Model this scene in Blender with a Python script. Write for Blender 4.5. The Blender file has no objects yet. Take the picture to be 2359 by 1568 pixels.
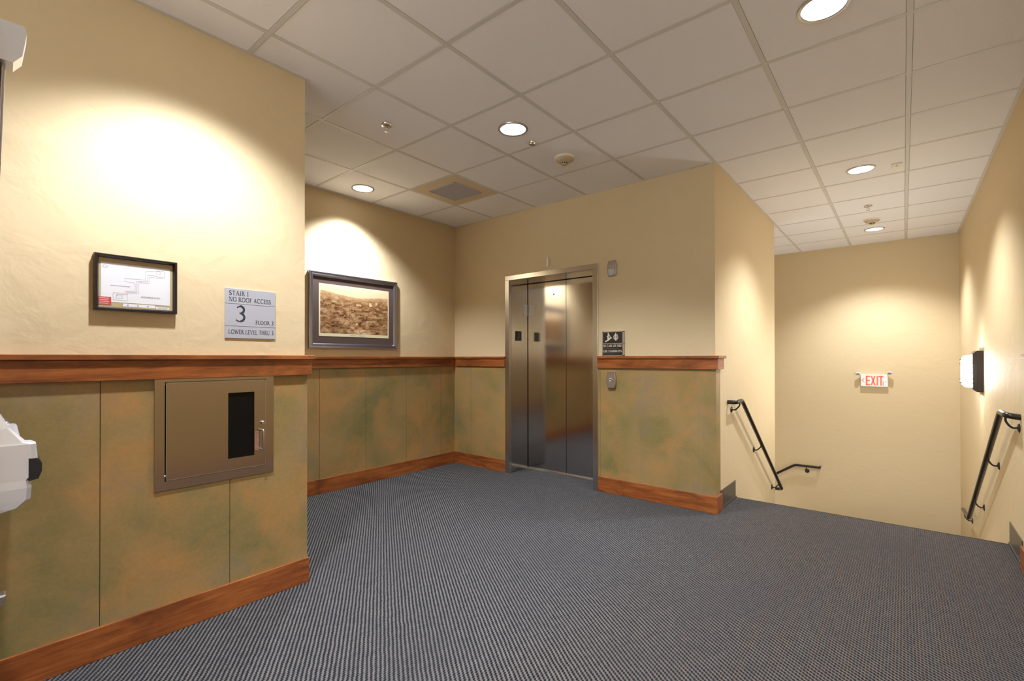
import bpy, bmesh, math, random
from mathutils import Vector, Matrix
random.seed(7)
S = bpy.context.scene
col = S.collection
# ------------------------------------------------------------------ measures (metres)
T = 0.6096                                   # ceiling tile
H = 2.8747                                   # ceiling height
XA, YB, XC, Y2, YG = -2.4578, 1.1938, 0.6063, 3.526, 5.4774
XF, XE, YE, YS = 2.3557, -0.8562, -1.5219, 1.8084
YK = -6.0                                    # wall behind the camera
ZL = -1.245                                  # stair landing
RZ = 1.292                                   # top of the chair rail
# ------------------------------------------------------------------ camera
cd = bpy.data.cameras.new('camera'); cam = bpy.data.objects.new('camera', cd); col.objects.link(cam)
cd.sensor_fit = 'HORIZONTAL'; cd.sensor_width = 36.0
cd.lens = 36.0 * 1098.158 / 2359.0
cd.shift_y = (818.744 - 784.0) / 2359.0
cd.clip_start = 0.05
yaw, pit, rol = -0.6876, 0.00502, -0.0013
fwd = Vector((math.sin(yaw) * math.cos(pit), math.cos(yaw) * math.cos(pit), math.sin(pit)))
rgt = Vector((math.cos(yaw), -math.sin(yaw), 0))
upv = rgt.cross(fwd)
r2 = rgt * math.cos(rol) + upv * math.sin(rol)
u2 = upv * math.cos(rol) - rgt * math.sin(rol)
M = Matrix((r2, u2, -fwd)).transposed().to_4x4()
M.translation = Vector((1.79858, -2.8805, 1.27555))
cam.matrix_world = M
S.camera = cam
# ------------------------------------------------------------------ world, exposure
w = bpy.data.worlds.new('world'); S.world = w; w.use_nodes = True
w.node_tree.nodes['Background'].inputs[0].default_value = (0.86, 0.93, 1, 1)
w.node_tree.nodes['Background'].inputs[1].default_value = 5.0
S.view_settings.view_transform = 'Standard'; S.view_settings.look = 'None'
S.view_settings.gamma = 1.0; S.view_settings.use_curve_mapping = False
S.view_settings.exposure = 0.93
LAMP_W = 95.0                               # power of one downlight
LAMP_COL = (0.955, 0.99, 1.06)
DISC = 3.0                                   # glow of the lens of a downlight

# ================================================================== materials
def mat(name, color=(.5, .5, .5), rough=.5, metal=0., emit=None, estr=0., spec=None):
    m = bpy.data.materials.new(name); m.use_nodes = True
    b = m.node_tree.nodes['Principled BSDF']
    b.inputs['Base Color'].default_value = (*color, 1)
    b.inputs['Roughness'].default_value = rough
    b.inputs['Metallic'].default_value = metal
    if spec is not None: b.inputs['Specular IOR Level'].default_value = spec
    if emit:
        b.inputs['Emission Color'].default_value = (*emit, 1)
        b.inputs['Emission Strength'].default_value = estr
    return m
class NT:
    def __init__(s, m): s.t = m.node_tree; s.b = s.t.nodes['Principled BSDF']
    def n(s, typ, **k):
        x = s.t.nodes.new(typ)
        for a, v in k.items():
            if a.startswith('i_'):
                key = a[2:]; key = int(key) if key.isdigit() else key.replace('_', ' ')
                if hasattr(v, 'is_linked') or isinstance(v, bpy.types.NodeSocket): s.t.links.new(v, x.inputs[key])
                else: x.inputs[key].default_value = v
            else: setattr(x, a, v)
        return x
    def math(s, op, a, b=None, c=None):
        x = s.t.nodes.new('ShaderNodeMath'); x.operation = op
        for i, v in enumerate((a, b, c)):
            if v is None: continue
            if isinstance(v, bpy.types.NodeSocket): s.t.links.new(v, x.inputs[i])
            else: x.inputs[i].default_value = v
        return x.outputs[0]
    def link(s, a, b): s.t.links.new(a, b)
    def coord(s, scale=(1, 1, 1), rot=(0, 0, 0), loc=(0, 0, 0)):
        g = s.n('ShaderNodeNewGeometry')
        mp = s.n('ShaderNodeMapping'); mp.inputs['Scale'].default_value = scale; mp.inputs['Rotation'].default_value = rot; mp.inputs['Location'].default_value = loc
        s.link(g.outputs['Position'], mp.inputs['Vector']); return mp.outputs[0]
    def noise(s, vec, scale, detail=4, rough=.5, dist=0.):
        x = s.n('ShaderNodeTexNoise'); x.inputs['Scale'].default_value = scale; x.inputs['Detail'].default_value = detail
        x.inputs['Roughness'].default_value = rough; x.inputs['Distortion'].default_value = dist
        s.link(vec, x.inputs['Vector']); return x.outputs['Fac']
    def ramp(s, fac, stops):
        x = s.n('ShaderNodeValToRGB'); e = x.color_ramp.elements
        while len(e) < len(stops): e.new(.5)
        for q, (p, c) in zip(e, stops): q.position = p; q.color = (*c, 1) if len(c) == 3 else c
        s.link(fac, x.inputs[0]); return x.outputs[0]
    def mix(s, fac, a, b, mode='MIX'):
        x = s.n('ShaderNodeMix', data_type='RGBA', blend_type=mode)
        for sk, v in ((x.inputs[0], fac), (x.inputs[6], a), (x.inputs[7], b)):
            if isinstance(v, bpy.types.NodeSocket): s.link(v, sk)
            else: sk.default_value = (*v, 1) if isinstance(v, tuple) else v
        return x.outputs[2]
    def bump(s, h, strength, dist):
        x = s.n('ShaderNodeBump'); x.inputs['Strength'].default_value = strength; x.inputs['Distance'].default_value = dist
        s.link(h, x.inputs['Height']); s.link(x.outputs[0], s.b.inputs['Normal'])

def m_wall():
    m = mat('wall_plaster', (.69, .552, .335), .62, spec=.25); q = NT(m); c = q.coord()
    n1 = q.noise(c, 7, 3, .55, .6); n2 = q.noise(c, 38, 3, .6)
    patch = q.ramp(q.noise(c, 2.1, 3), [(.42, (0, 0, 0)), (.62, (1, 1, 1))])
    h = q.math('ADD', q.math('MULTIPLY', n1, 1.0), q.math('MULTIPLY', q.math('MULTIPLY', n2, .22), patch))
    q.bump(h, .32, .012); return m
def m_ceil():
    m = mat('ceiling_tile', (.68, .645, .61), .9, spec=.1); q = NT(m); c = q.coord()
    n = q.noise(c, 260, 2, .7)
    cr = q.ramp(n, [(.35, (.81, .795, .81)), (.6, (.91, .895, .91))]); q.link(cr, q.b.inputs['Base Color'])
    q.bump(n, .25, .002); return m
def m_panel():
    m = mat('patina_panel', (.3, .2, .08), .42, .0, spec=.4); q = NT(m); c = q.coord()
    a = q.noise(c, 2.3, 5, .55, .5); b = q.noise(q.coord(loc=(5, 3, 9)), 3.4, 5, .6, .4); d = q.noise(q.coord(loc=(-7, 2, 4)), 2.8, 6, .6, .2)
    f = q.noise(c, 60, 4, .7)
    k = q.mix(q.ramp(a, [(.40, (0, 0, 0)), (.68, (1, 1, 1))]), (.34, .222, .082), (.185, .160, .052))
    k = q.mix(q.ramp(b, [(.47, (0, 0, 0)), (.70, (.85, .85, .85))]), k, (.45, .225, .068))
    k = q.mix(q.ramp(d, [(.55, (0, 0, 0)), (.72, (.6, .6, .6))]), k, (.22, .19, .15))
    k = q.mix(.12, k, q.ramp(f, [(.3, (.15, .1, .04)), (.7, (.5, .38, .2))]))
    q.link(k, q.b.inputs['Base Color']); return m
def m_wood(name, axis, dark=1.0):
    m = mat(name, (.33, .11, .03), .36, spec=.45); q = NT(m)
    sc = [9, 9, 9]; sc[axis] = .9; big = [3.0] * 3; big[axis] = 1.3
    g = q.noise(q.coord(tuple(sc)), 3.2, 6, .62, .5); fine = q.noise(q.coord(tuple(v * 6 for v in sc)), 3, 4, .7)
    kn = q.noise(q.coord(tuple(big), loc=(1.7, .4, .9)), 1.9, 4, .6, .6)
    k = q.ramp(g, [(.28, (.105 * dark, .024 * dark, .006 * dark)), (.48, (.29 * dark, .080 * dark, .017 * dark)), (.72, (.46 * dark, .155 * dark, .038 * dark))])
    k = q.mix(q.ramp(kn, [(.52, (0, 0, 0)), (.68, (.8, .8, .8))]), k, (.090, .024, .008))
    k = q.mix(.22, k, q.ramp(fine, [(.3, (.10, .026, .007)), (.7, (.44, .155, .045))]))
    q.link(k, q.b.inputs['Base Color']); q.bump(g, .08, .002); return m
def m_carpet():
    m = mat('loop_carpet', (.1, .1, .1), .95, spec=.1); q = NT(m)
    c = q.coord(); wob = q.noise(c, 14, 2); sx = q.n('ShaderNodeSeparateXYZ'); q.link(c, sx.inputs[0])
    x = q.math('ADD', sx.outputs[0], q.math('MULTIPLY', q.math('SUBTRACT', wob, .5), .006))
    y = q.math('ADD', sx.outputs[1], q.math('MULTIPLY', q.math('SUBTRACT', q.noise(q.coord(loc=(4, 4, 0)), 11, 2), .5), .008))
    u = q.math('DIVIDE', x, .0117); cu = q.math('FLOOR', u); fu = q.math('SUBTRACT', q.math('FRACT', u), .5)
    st = q.math('MULTIPLY', cu, .377)
    v = q.math('ADD', q.math('DIVIDE', y, .022), st); fv = q.math('SUBTRACT', q.math('FRACT', v), .5)
    cell = q.n('ShaderNodeCombineXYZ'); q.link(cu, cell.inputs[0]); q.link(q.math('FLOOR', v), cell.inputs[1])
    wn = q.n('ShaderNodeTexWhiteNoise'); q.link(cell.outputs[0], wn.inputs['Vector'])
    d = q.math('SQRT', q.math('ADD', q.math('POWER', q.math('DIVIDE', fu, .58), 2), q.math('POWER', q.math('DIVIDE', q.math('ADD', fv, q.math('MULTIPLY', fu, .377)), .37), 2)))
    hole = q.ramp(d, [(.70, (1, 1, 1)), (.97, (0, 0, 0))])
    yarn = q.mix(wn.outputs['Value'], (.112, .110, .114), (.168, .159, .152))
    rib = q.n('ShaderNodeTexWhiteNoise', noise_dimensions='1D'); q.link(cu, rib.inputs['W'])
    warm = q.math('MULTIPLY', q.ramp(rib.outputs['Value'], [(.30, (.25, .25, .25)), (.62, (1, 1, 1))]), q.math('GREATER_THAN', fu, .27))
    side = q.n('ShaderNodeMapRange'); q.link(sx.outputs[0], side.inputs[0]); side.inputs[1].default_value = .3; side.inputs[2].default_value = 1.3
    yarn = q.mix(q.math('MULTIPLY', warm, side.outputs[0]), yarn, (.200, .135, .090))
    yarn = q.mix(side.outputs[0], yarn, q.mix(1.0, yarn, (.86, .78, .70), 'MULTIPLY'))  # warm light by the stairs painted into the yarn as a browner tone
    dark = q.mix(wn.outputs['Value'], (.002, .003, .005), (.008, .009, .012))
    k = q.mix(hole, yarn, dark)
    wear = q.noise(c, 1.3, 3); k = q.mix(q.ramp(wear, [(.4, (0, 0, 0)), (.7, (.3, .3, .3))]), k, (.042, .042, .046))
    fz = q.noise(c, 420, 2, .8); k = q.mix(.14, k, q.ramp(fz, [(.3, (.012, .012, .015)), (.7, (.135, .133, .135))]))
    q.link(k, q.b.inputs['Base Color'])
    q.bump(q.math('SUBTRACT', 1.0, hole), .5, .003); return m
def m_steel(name, base=(.60, .57, .54), rough=.24, wave=.0, axis=2):
    m = mat(name, base, rough, 1.0); q = NT(m)
    sc = [700, 700, 700]; sc[axis] = 9
    g = q.noise(q.coord(tuple(sc)), 3, 4, .6)
    r = q.n('ShaderNodeMapRange'); q.link(g, r.inputs[0]); r.inputs[3].default_value = rough - .03; r.inputs[4].default_value = rough + .05
    q.link(r.outputs[0], q.b.inputs['Roughness'])
    h = q.math('MULTIPLY', g, .003)
    if wave: h = q.math('ADD', h, q.math('MULTIPLY', q.noise(q.coord((1, 1, 1.0)), 2.4, 1, .3), wave))
    q.bump(h, .5, .01); return m
WALL = m_wall(); CEIL = m_ceil(); PANEL = m_panel(); CARPET = m_carpet()
WX = m_wood('alder_wood_x', 0); WY = m_wood('alder_wood_y', 1)
TBAR = mat('ceiling_tee', (.66, .64, .60), .5)
ANGLE = mat('ceiling_angle', (.66, .63, .57), .5)
SEAM = mat('panel_joint', (.13, .080, .032), .7)
SEAML = mat('panel_joint_metal', (.42, .38, .34), .35, .6)
STEEL = m_steel('brushed_steel'); DOORST = m_steel('door_steel', (.58, .55, .52), .12, .10)
CABST = m_steel('cabinet_steel', (.60, .54, .48), .20)
DEVICE = mat('cast_silver', (.72, .72, .76), .36, .55)
CHROME = mat('chrome', (.75, .74, .73), .12, 1.)
SATIN = mat('satin_metal', (.55, .54, .55), .3, 1.)
PEWTER = mat('pewter_plate', (.50, .475, .47), .33, .9)
BRONZE = mat('dark_bronze', (.045, .038, .034), .28, .55)
BLACK = mat('black_plastic', (.012, .012, .014), .4)
BLACKG = mat('black_gloss', (.006, .006, .008), .08)
DARKIN = mat('dark_interior', (.003, .004, .005), .9)
BEIGE = mat('beige_plastic', (.56, .44, .29), .45)
CREAM = mat('cream_plastic', (.84, .78, .62), .5)
WHITE = mat('white_plastic', (.85, .85, .84), .4)
PAPER = mat('paper_white', (.84, .84, .87), .6)
INK = mat('ink_dark', (.025, .03, .045), .6)
INKG = mat('ink_grey', (.40, .40, .48), .6)
INKR = mat('ink_red', (.55, .07, .06), .6)
INKP = mat('ink_rose', (.52, .33, .38), .6)
TAN = mat('tan_border', (.50, .40, .20), .6)
SIGNG = mat('sign_silver', (.47, .48, .53), .5, .2)
SIGND = mat('sign_dark', (.028, .022, .018), .4)
SIGNT = mat('sign_ivory', (.74, .68, .56), .5)
SIGNM = mat('sign_braille_grey', (.16, .15, .17), .5)
FRAMEB = mat('frame_black', (.016, .011, .010), .22)
FRAMEP = m_steel('frame_pewter', (.40, .41, .52), .28, axis=1)
MATB = mat('mat_board_brown', (.095, .062, .052), .55)
CARPETE = mat('carpet_edge', (.05, .042, .038), .95)
SKIRT = mat('stair_skirt_paint', (.075, .062, .05), .33)
VENTG = mat('vent_grey', (.50, .48, .52), .45)
VENTT = mat('vent_tan', (.66, .54, .38), .6)
LENS = mat('lamp_lens', (.9, .9, .9), .5, emit=(.97, .98, 1.0), estr=DISC)
GLASSW = mat('sconce_glass', (.9, .9, .9), .4, emit=(.97, .98, 1.0), estr=60.)
EXITR = mat('exit_red', (.85, .14, .08), .5, emit=(1.0, .15, .08), estr=.35)
LABR = mat('label_red', (.45, .10, .06), .5)
glass = bpy.data.materials.new('clear_glass'); glass.use_nodes = True; nt_ = glass.node_tree; nt_.nodes.clear()
_o = nt_.nodes.new('ShaderNodeOutputMaterial'); _t = nt_.nodes.new('ShaderNodeBsdfTransparent'); _g = nt_.nodes.new('ShaderNodeBsdfGlossy'); _g.inputs['Roughness'].default_value = .04
_m = nt_.nodes.new('ShaderNodeMixShader'); _m.inputs[0].default_value = .05; nt_.links.new(_t.outputs[0], _m.inputs[1]); nt_.links.new(_g.outputs[0], _m.inputs[2]); nt_.links.new(_m.outputs[0], _o.inputs['Surface'])

# ================================================================== mesh helpers
class MB:
    def __init__(s): s.v = []; s.f = []; s.sm = []
    def add(s, vs, fs, smooth=False):
        o = len(s.v); s.v += [tuple(v) for v in vs]; s.f += [tuple(i + o for i in f) for f in fs]; s.sm += [smooth] * len(fs); return s
    def box(s, x0, x1, y0, y1, z0, z1, bev=0.):
        x0, x1 = min(x0, x1), max(x0, x1); y0, y1 = min(y0, y1), max(y0, y1); z0, z1 = min(z0, z1), max(z0, z1)
        if bev <= 0:
            vs = [(x, y, z) for x in (x0, x1) for y in (y0, y1) for z in (z0, z1)]
            return s.add(vs, [(0, 1, 3, 2), (4, 6, 7, 5), (0, 4, 5, 1), (2, 3, 7, 6), (0, 2, 6, 4), (1, 5, 7, 3)])
        bm = bmesh.new(); bmesh.ops.create_cube(bm, size=1)
        for v in bm.verts: v.co = Vector(((x0 + x1) / 2 + v.co.x * (x1 - x0), (y0 + y1) / 2 + v.co.y * (y1 - y0), (z0 + z1) / 2 + v.co.z * (z1 - z0)))
        bmesh.ops.bevel(bm, geom=bm.edges[:], offset=bev, segments=2, affect='EDGES', profile=.5)
        bm.verts.index_update(); s.add([v.co for v in bm.verts], [[v.index for v in f.verts] for f in bm.faces]); bm.free(); return s
    def prism(s, poly, axis, a, b):
        """polygon in the two other axes, extruded along axis from a to b"""
        def P(p, t):
            q = list(p); q.insert(axis, t); return q
        n = len(poly); vs = [P(p, a) for p in poly] + [P(p, b) for p in poly]
        return s.add(vs, [tuple(range(n))[::-1], tuple(range(n, 2 * n))] + [(i, (i + 1) % n, n + (i + 1) % n, n + i) for i in range(n)])
    def lathe(s, prof, c, axis=2, seg=40, sx=1., sy=1., a0=0., a1=2 * math.pi):
        full = abs(a1 - a0 - 2 * math.pi) < 1e-6; m = seg if full else seg + 1; vs = []; fs = []
        for r, h in prof:
            for k in range(m):
                a = a0 + (a1 - a0) * k / seg; p = [r * math.cos(a) * sx, r * math.sin(a) * sy]; p.insert(axis, h)
                vs.append([c[i] + p[i] for i in range(3)])
        for j in range(len(prof) - 1):
            for k in range(seg):
                k2 = (k + 1) % m; fs.append((j * m + k, j * m + k2, (j + 1) * m + k2, (j + 1) * m + k))
        return s.add(vs, fs, True)
    def tube(s, pts, r, seg=14, cap=True):
        pts = [Vector(p) for p in pts]; n = len(pts); vs = []; fs = []
        rr = r if isinstance(r, (list, tuple)) else [r] * n
        tg = [(pts[min(i + 1, n - 1)] - pts[max(i - 1, 0)]).normalized() for i in range(n)]
        a = Vector((0, 0, 1)) if abs(tg[0].z) < .9 else Vector((1, 0, 0)); u = tg[0].cross(a).normalized()
        for i in range(n):
            u = (u - tg[i] * u.dot(tg[i])).normalized(); w_ = tg[i].cross(u)
            for k in range(seg):
                t = 2 * math.pi * k / seg; vs.append(pts[i] + (u * math.cos(t) + w_ * math.sin(t)) * rr[i])
        for i in range(n - 1):
            for k in range(seg): fs.append((i * seg + k, i * seg + (k + 1) % seg, (i + 1) * seg + (k + 1) % seg, (i + 1) * seg + k))
        if cap: fs += [tuple(range(seg))[::-1], tuple(range((n - 1) * seg, n * seg))]
        return s.add(vs, fs, True)
    def build(s, name, m, parent=None, loc=(0, 0, 0)):
        me = bpy.data.meshes.new(name); me.from_pydata([tuple(v[i] - loc[i] for i in range(3)) for v in s.v], [], s.f)
        me.polygons.foreach_set('use_smooth', s.sm)
        bm = bmesh.new(); bm.from_mesh(me); bmesh.ops.recalc_face_normals(bm, faces=bm.faces[:])
        for e in bm.edges:
            if len(e.link_faces) == 2 and e.calc_face_angle(0) > .6: e.smooth = False
        bm.to_mesh(me); bm.free(); me.materials.append(m)
        o = bpy.data.objects.new(name, me); col.objects.link(o); o.location = loc
        if parent: o.parent = parent
        return o
def soft(points, rad, n=7):
    """round the corners of a polyline"""
    P = [Vector(p) for p in points]; out = [P[0]]
    for i in range(1, len(P) - 1):
        a = (P[i - 1] - P[i]); b = (P[i + 1] - P[i]); d = min(rad, a.length * .48, b.length * .48)
        p0 = P[i] + a.normalized() * d; p2 = P[i] + b.normalized() * d
        for k in range(n + 1):
            t = k / n; out.append(p0 * (1 - t) ** 2 + P[i] * 2 * t * (1 - t) + p2 * t * t)
    return out + [P[-1]]
def tag(o, label, cat, group=None):
    o['label'] = label; o['category'] = cat
    if group: o['group'] = group
    return o
def struct(o): o['kind'] = 'structure'; return o
def thing(name, loc, label, cat, group=None):
    o = bpy.data.objects.new(name, None); o.empty_display_size = .05; o.location = loc; col.objects.link(o); return tag(o, label, cat, group)
def part(mb, name, m, root):
    """mesh built in world coordinates, parented to root"""
    o = mb.build(name, m); o.parent = root
    base = Vector(root.location); r = root.parent
    while r: base += Vector(r.location); r = r.parent
    o.location = -base; return o
def copy_tree(o, parent=None):
    c = o.copy(); col.objects.link(c); c.parent = parent
    for ch in o.children: copy_tree(ch, c)
    return c

# ================================================================== lettering: a small serif alphabet of strokes
def arc(cx, cy, rx, ry, a0, a1, n=14):
    return [(cx + rx * math.cos(math.radians(a0 + (a1 - a0) * k / n)), cy + ry * math.sin(math.radians(a0 + (a1 - a0) * k / n))) for k in range(n + 1)]
K, k_ = .125, .065                            # thick and thin stroke
GL = {
 ' ': (.30, []),
 'I': (.30, [(K, [(.15, 0), (.15, 1)])]),
 '1': (.34, [(K, [(.19, 0), (.19, 1)]), (k_, [(.05, .86), (.19, .97)])]),
 'L': (.56, [(K, [(.14, 0), (.14, 1)]), (k_, [(.14, .03), (.52, .03)]), (k_, [(.51, .0), (.53, .18)])]),
 'T': (.64, [(K, [(.32, 0), (.32, 1)]), (k_, [(.04, .96), (.60, .96)]), (k_, [(.05, .97), (.04, .84)]), (k_, [(.59, .97), (.60, .84)])]),
 'E': (.56, [(K, [(.14, 0), (.14, 1)]), (k_, [(.14, .03), (.50, .03)]), (k_, [(.14, .52), (.42, .52)]), (k_, [(.14, .97), (.48, .97)]), (k_, [(.49, .0), (.51, .16)]), (k_, [(.47, .98), (.48, .84)]), (k_, [(.42, .44), (.42, .60)])]),
 'F': (.52, [(K, [(.14, 0), (.14, 1)]), (k_, [(.14, .50), (.40, .50)]), (k_, [(.14, .97), (.48, .97)]), (k_, [(.47, .98), (.48, .84)]), (k_, [(.40, .42), (.40, .58)])]),
 'A': (.74, [(k_, [(.10, 0), (.37, 1)]), (K, [(.37, 1), (.64, 0)]), (k_, [(.20, .34), (.54, .34)])]),
 'V': (.74, [(K, [(.10, 1), (.37, 0)]), (k_, [(.37, 0), (.64, 1)])]),
 'W': (1.02, [(K, [(.08, 1), (.30, 0)]), (k_, [(.30, 0), (.50, .95)]), (K, [(.50, .95), (.72, 0)]), (k_, [(.72, 0), (.94, 1)])]),
 'X': (.72, [(K, [(.10, 1), (.62, 0)]), (k_, [(.12, 0), (.60, 1)])]),
 'Y': (.68, [(K, [(.08, 1), (.34, .48)]), (k_, [(.34, .48), (.60, 1)]), (K, [(.34, 0), (.34, .5)])]),
 'N': (.80, [(k_, [(.13, 0), (.13, 1)]), (K, [(.13, 1), (.67, 0)]), (k_, [(.67, 0), (.67, 1)])]),
 'M': (.92, [(k_, [(.12, 0), (.14, 1)]), (K, [(.14, 1), (.46, .1)]), (k_, [(.46, .1), (.76, 1)]), (K, [(.76, 1), (.80, 0)])]),
 'H': (.78, [(K, [(.14, 0), (.14, 1)]), (K, [(.64, 0), (.64, 1)]), (k_, [(.14, .52), (.64, .52)])]),
 'K': (.74, [(K, [(.14, 0), (.14, 1)]), (k_, [(.14, .45), (.58, 1)]), (K, [(.30, .60), (.66, 0)])]),
 'U': (.76, [(K, [(.14, 1), (.14, .32)] + arc(.39, .30, .25, .28, 180, 300, 9)), (k_, arc(.39, .30, .25, .28, 290, 360, 6) + [(.64, 1)])]),
 'O': (.86, [(K, arc(.43, .5, .345, .49, 115, 245)), (k_, arc(.43, .5, .345, .49, 240, 300, 6)), (K, arc(.43, .5, .345, .49, -65, 65)), (k_, arc(.43, .5, .345, .49, 60, 120, 6))]),
 'C': (.76, [(k_, arc(.45, .5, .36, .49, 42, 100, 7)), (K, arc(.45, .5, .36, .49, 95, 262, 14)), (k_, arc(.45, .5, .36, .49, 258, 322, 7)), (k_, [(.70, .97), (.71, .78)])]),
 'D': (.80, [(K, [(.14, 0), (.14, 1)]), (k_, [(.14, .97)] + arc(.30, .5, .40, .47, 90, 60, 4)), (K, arc(.30, .5, .40, .47, 62, -62, 12)), (k_, arc(.30, .5, .40, .47, -60, -90, 4) + [(.14, .03)])]),
 'P': (.58, [(K, [(.14, 0), (.14, 1)]), (k_, [(.14, .97), (.28, .97)]), (K * .85, arc(.27, .72, .22, .25, 88, -88, 10)), (k_, [(.28, .47), (.14, .47)])]),
 'R': (.68, [(K, [(.14, 0), (.14, 1)]), (k_, [(.14, .97), (.28, .97)]), (K * .85, arc(.27, .74, .20, .23, 88, -88, 10)), (k_, [(.28, .51), (.14, .51)]), (K, [(.30, .52), (.64, 0)])]),
 'S': (.56, [(k_, arc(.28, .74, .19, .23, 40, 100, 6)), (K, arc(.28, .74, .19, .23, 95, 240, 9) + [(.30, .50)] + arc(.27, .26, .21, .24, 60, -80, 9)), (k_, arc(.27, .26, .21, .24, -75, -150, 6)), (k_, [(.44, .97), (.45, .80)]), (k_, [(.08, .03), (.07, .22)])]),
 '3': (.62, [(k_, arc(.28, .74, .21, .24, 150, 80, 7)), (K, arc(.27, .745, .21, .235, 85, -70, 10)), (k_, [(.22, .52), (.34, .53)]), (K, arc(.24, .26, .26, .27, 75, -75, 12)), (k_, arc(.24, .26, .26, .27, -70, -140, 6))]),
}
SER = {'I': [(.15, 0), (.15, 1)], '1': [(.19, 0)], 'L': [(.14, 0), (.14, 1)], 'T': [(.32, 0)], 'E': [(.14, 0), (.14, 1)], 'F': [(.14, 0), (.14, 1)],
       'A': [(.10, 0), (.64, 0)], 'V': [(.10, 1), (.64, 1)], 'W': [(.08, 1), (.94, 1)], 'X': [(.10, 1), (.62, 0), (.12, 0), (.60, 1)], 'Y': [(.08, 1), (.60, 1), (.34, 0)],
       'N': [(.13, 0), (.13, 1), (.67, 1)], 'M': [(.12, 0), (.80, 0)], 'H': [(.14, 0), (.14, 1), (.64, 0), (.64, 1)], 'K': [(.14, 0), (.14, 1), (.66, 0)], 'U': [(.14, 1), (.64, 1)],
       'P': [(.14, 0)], 'R': [(.14, 0), (.66, 0)]}
def strokes(text, serif=True, wt=1.0, gap=.06):
    """-> list of quads in text units, width"""
    q = []; x = 0
    for ch in text:
        wd, st = GL[ch]
        for t, pl in st:
            t = t * wt if serif else .15 * wt
            for (ax, ay), (bx, by) in zip(pl, pl[1:]):
                dx, dy = bx - ax, by - ay; l = math.hypot(dx, dy) or 1
                ex, ey = dx / l * t * .18 * (len(pl) > 2), dy / l * t * .18 * (len(pl) > 2); nx, ny = -dy / l * t / 2, dx / l * t / 2
                q.append([(x + ax - ex + nx, ay - ey + ny), (x + ax - ex - nx, ay - ey - ny), (x + bx + ex - nx, by + ey - ny), (x + bx + ex + nx, by + ey + ny)])
        if serif:
            for sx, sy in SER.get(ch, []):
                h = .05; y0, y1 = (0, h) if sy < .5 else (1 - h, 1)
                q.append([(x + sx - .13, y0), (x + sx + .13, y0), (x + sx + .13, y1), (x + sx - .13, y1)])
        x += wd + gap
    return q, x - gap
def plane_fn(org, ux, uy, nrm):
    org, ux, uy, nrm = Vector(org), Vector(ux), Vector(uy), Vector(nrm)
    return lambda a, b, c=0.: org + ux * a + uy * b + nrm * c
def write(mb, fn, text, x, y, h, width=None, serif=True, wt=1.0, align='l', lift=.0006, th=0.):
    q, wd = strokes(text, serif, wt); sx = (width / wd) if width else h
    off = {'l': 0, 'c': -wd * sx / 2, 'r': -wd * sx}[align]
    for i, p in enumerate(q):
        l = lift + (i % 7) * .00002
        P4 = [fn(x + off + a * sx, y + b * h, l) for a, b in p]
        if th:
            P8 = P4 + [fn(x + off + a * sx, y + b * h, l + th) for a, b in p]
            mb.add(P8, [(0, 1, 2, 3), (4, 5, 6, 7), (0, 1, 5, 4), (1, 2, 6, 5), (2, 3, 7, 6), (3, 0, 4, 7)])
        else: mb.add(P4, [(0, 1, 2, 3)])
def flat(mb, fn, x0, y0, x1, y1, lift=.0005): mb.add([fn(x0, y0, lift), fn(x1, y0, lift), fn(x1, y1, lift), fn(x0, y1, lift)], [(0, 1, 2, 3)])
def fline(mb, fn, pts, wd, lift=.0006):
    for i, ((ax, ay), (bx, by)) in enumerate(zip(pts, pts[1:])):
        dx, dy = bx - ax, by - ay; l = math.hypot(dx, dy) or 1; nx, ny = -dy / l * wd / 2, dx / l * wd / 2; ex, ey = dx / l * wd / 2, dy / l * wd / 2
        lf = lift + (i % 3) * .00002
        mb.add([fn(ax - ex + nx, ay - ey + ny, lf), fn(ax - ex - nx, ay - ey - ny, lf), fn(bx + ex - nx, by + ey - ny, lf), fn(bx + ex + nx, by + ey + ny, lf)], [(0, 1, 2, 3)])

# ================================================================== the setting
DX0, DX1, DZ = -1.633, -.470, 2.185           # elevator frame outline
OX0, OX1, OZ, OY = -1.578, -.525, 2.134, 1.5205
f = MB(); f.box(XA - .15, XF + .15, YK - .15, YB + .002, -.12, 0); f.box(OX0 - .05, OX1 + .05, YB, OY + .04, -.12, 0); f.box(XC - .001, XF + .15, YB, YS - .012, -.12, 0)
n = 8
prof = [(YS - .012, 0)] + [(YS - .012 + .014 * math.sin(a), -.014 + .014 * math.cos(a)) for a in [math.pi / 2 * i / n for i in range(1, n + 1)]] + [(YS + .002, -.04), (YS - .02, -.04)]
f.prism(prof + [(YS - .02, 0)], 0, XC, XF)
struct(f.build('floor', CARPET))
# stairs down to the landing
st = MB()
for i in range(1, 7): st.box(XC - .02, XF + .02, YS + (i - 1) * .28 - .02, YS + i * .28, -i * .178 - .14, -i * .178)
st.box(XC - .02, XF + .02, YS + 1.68 - .02, YG + .02, ZL - .12, ZL)
for i in range(1, 6): st.box(XC - .02 - i * .28, XC - .02 - (i - 1) * .28, Y2, YG, ZL - i * .178 - .14, ZL - i * .178)
struct(st.build('floor_landing', CARPET))
kb = MB(); kb.box(XC, XF, YS - .05, YS - .02, -.178, -.03); struct(kb.build('trim_9', CARPETE))
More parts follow.
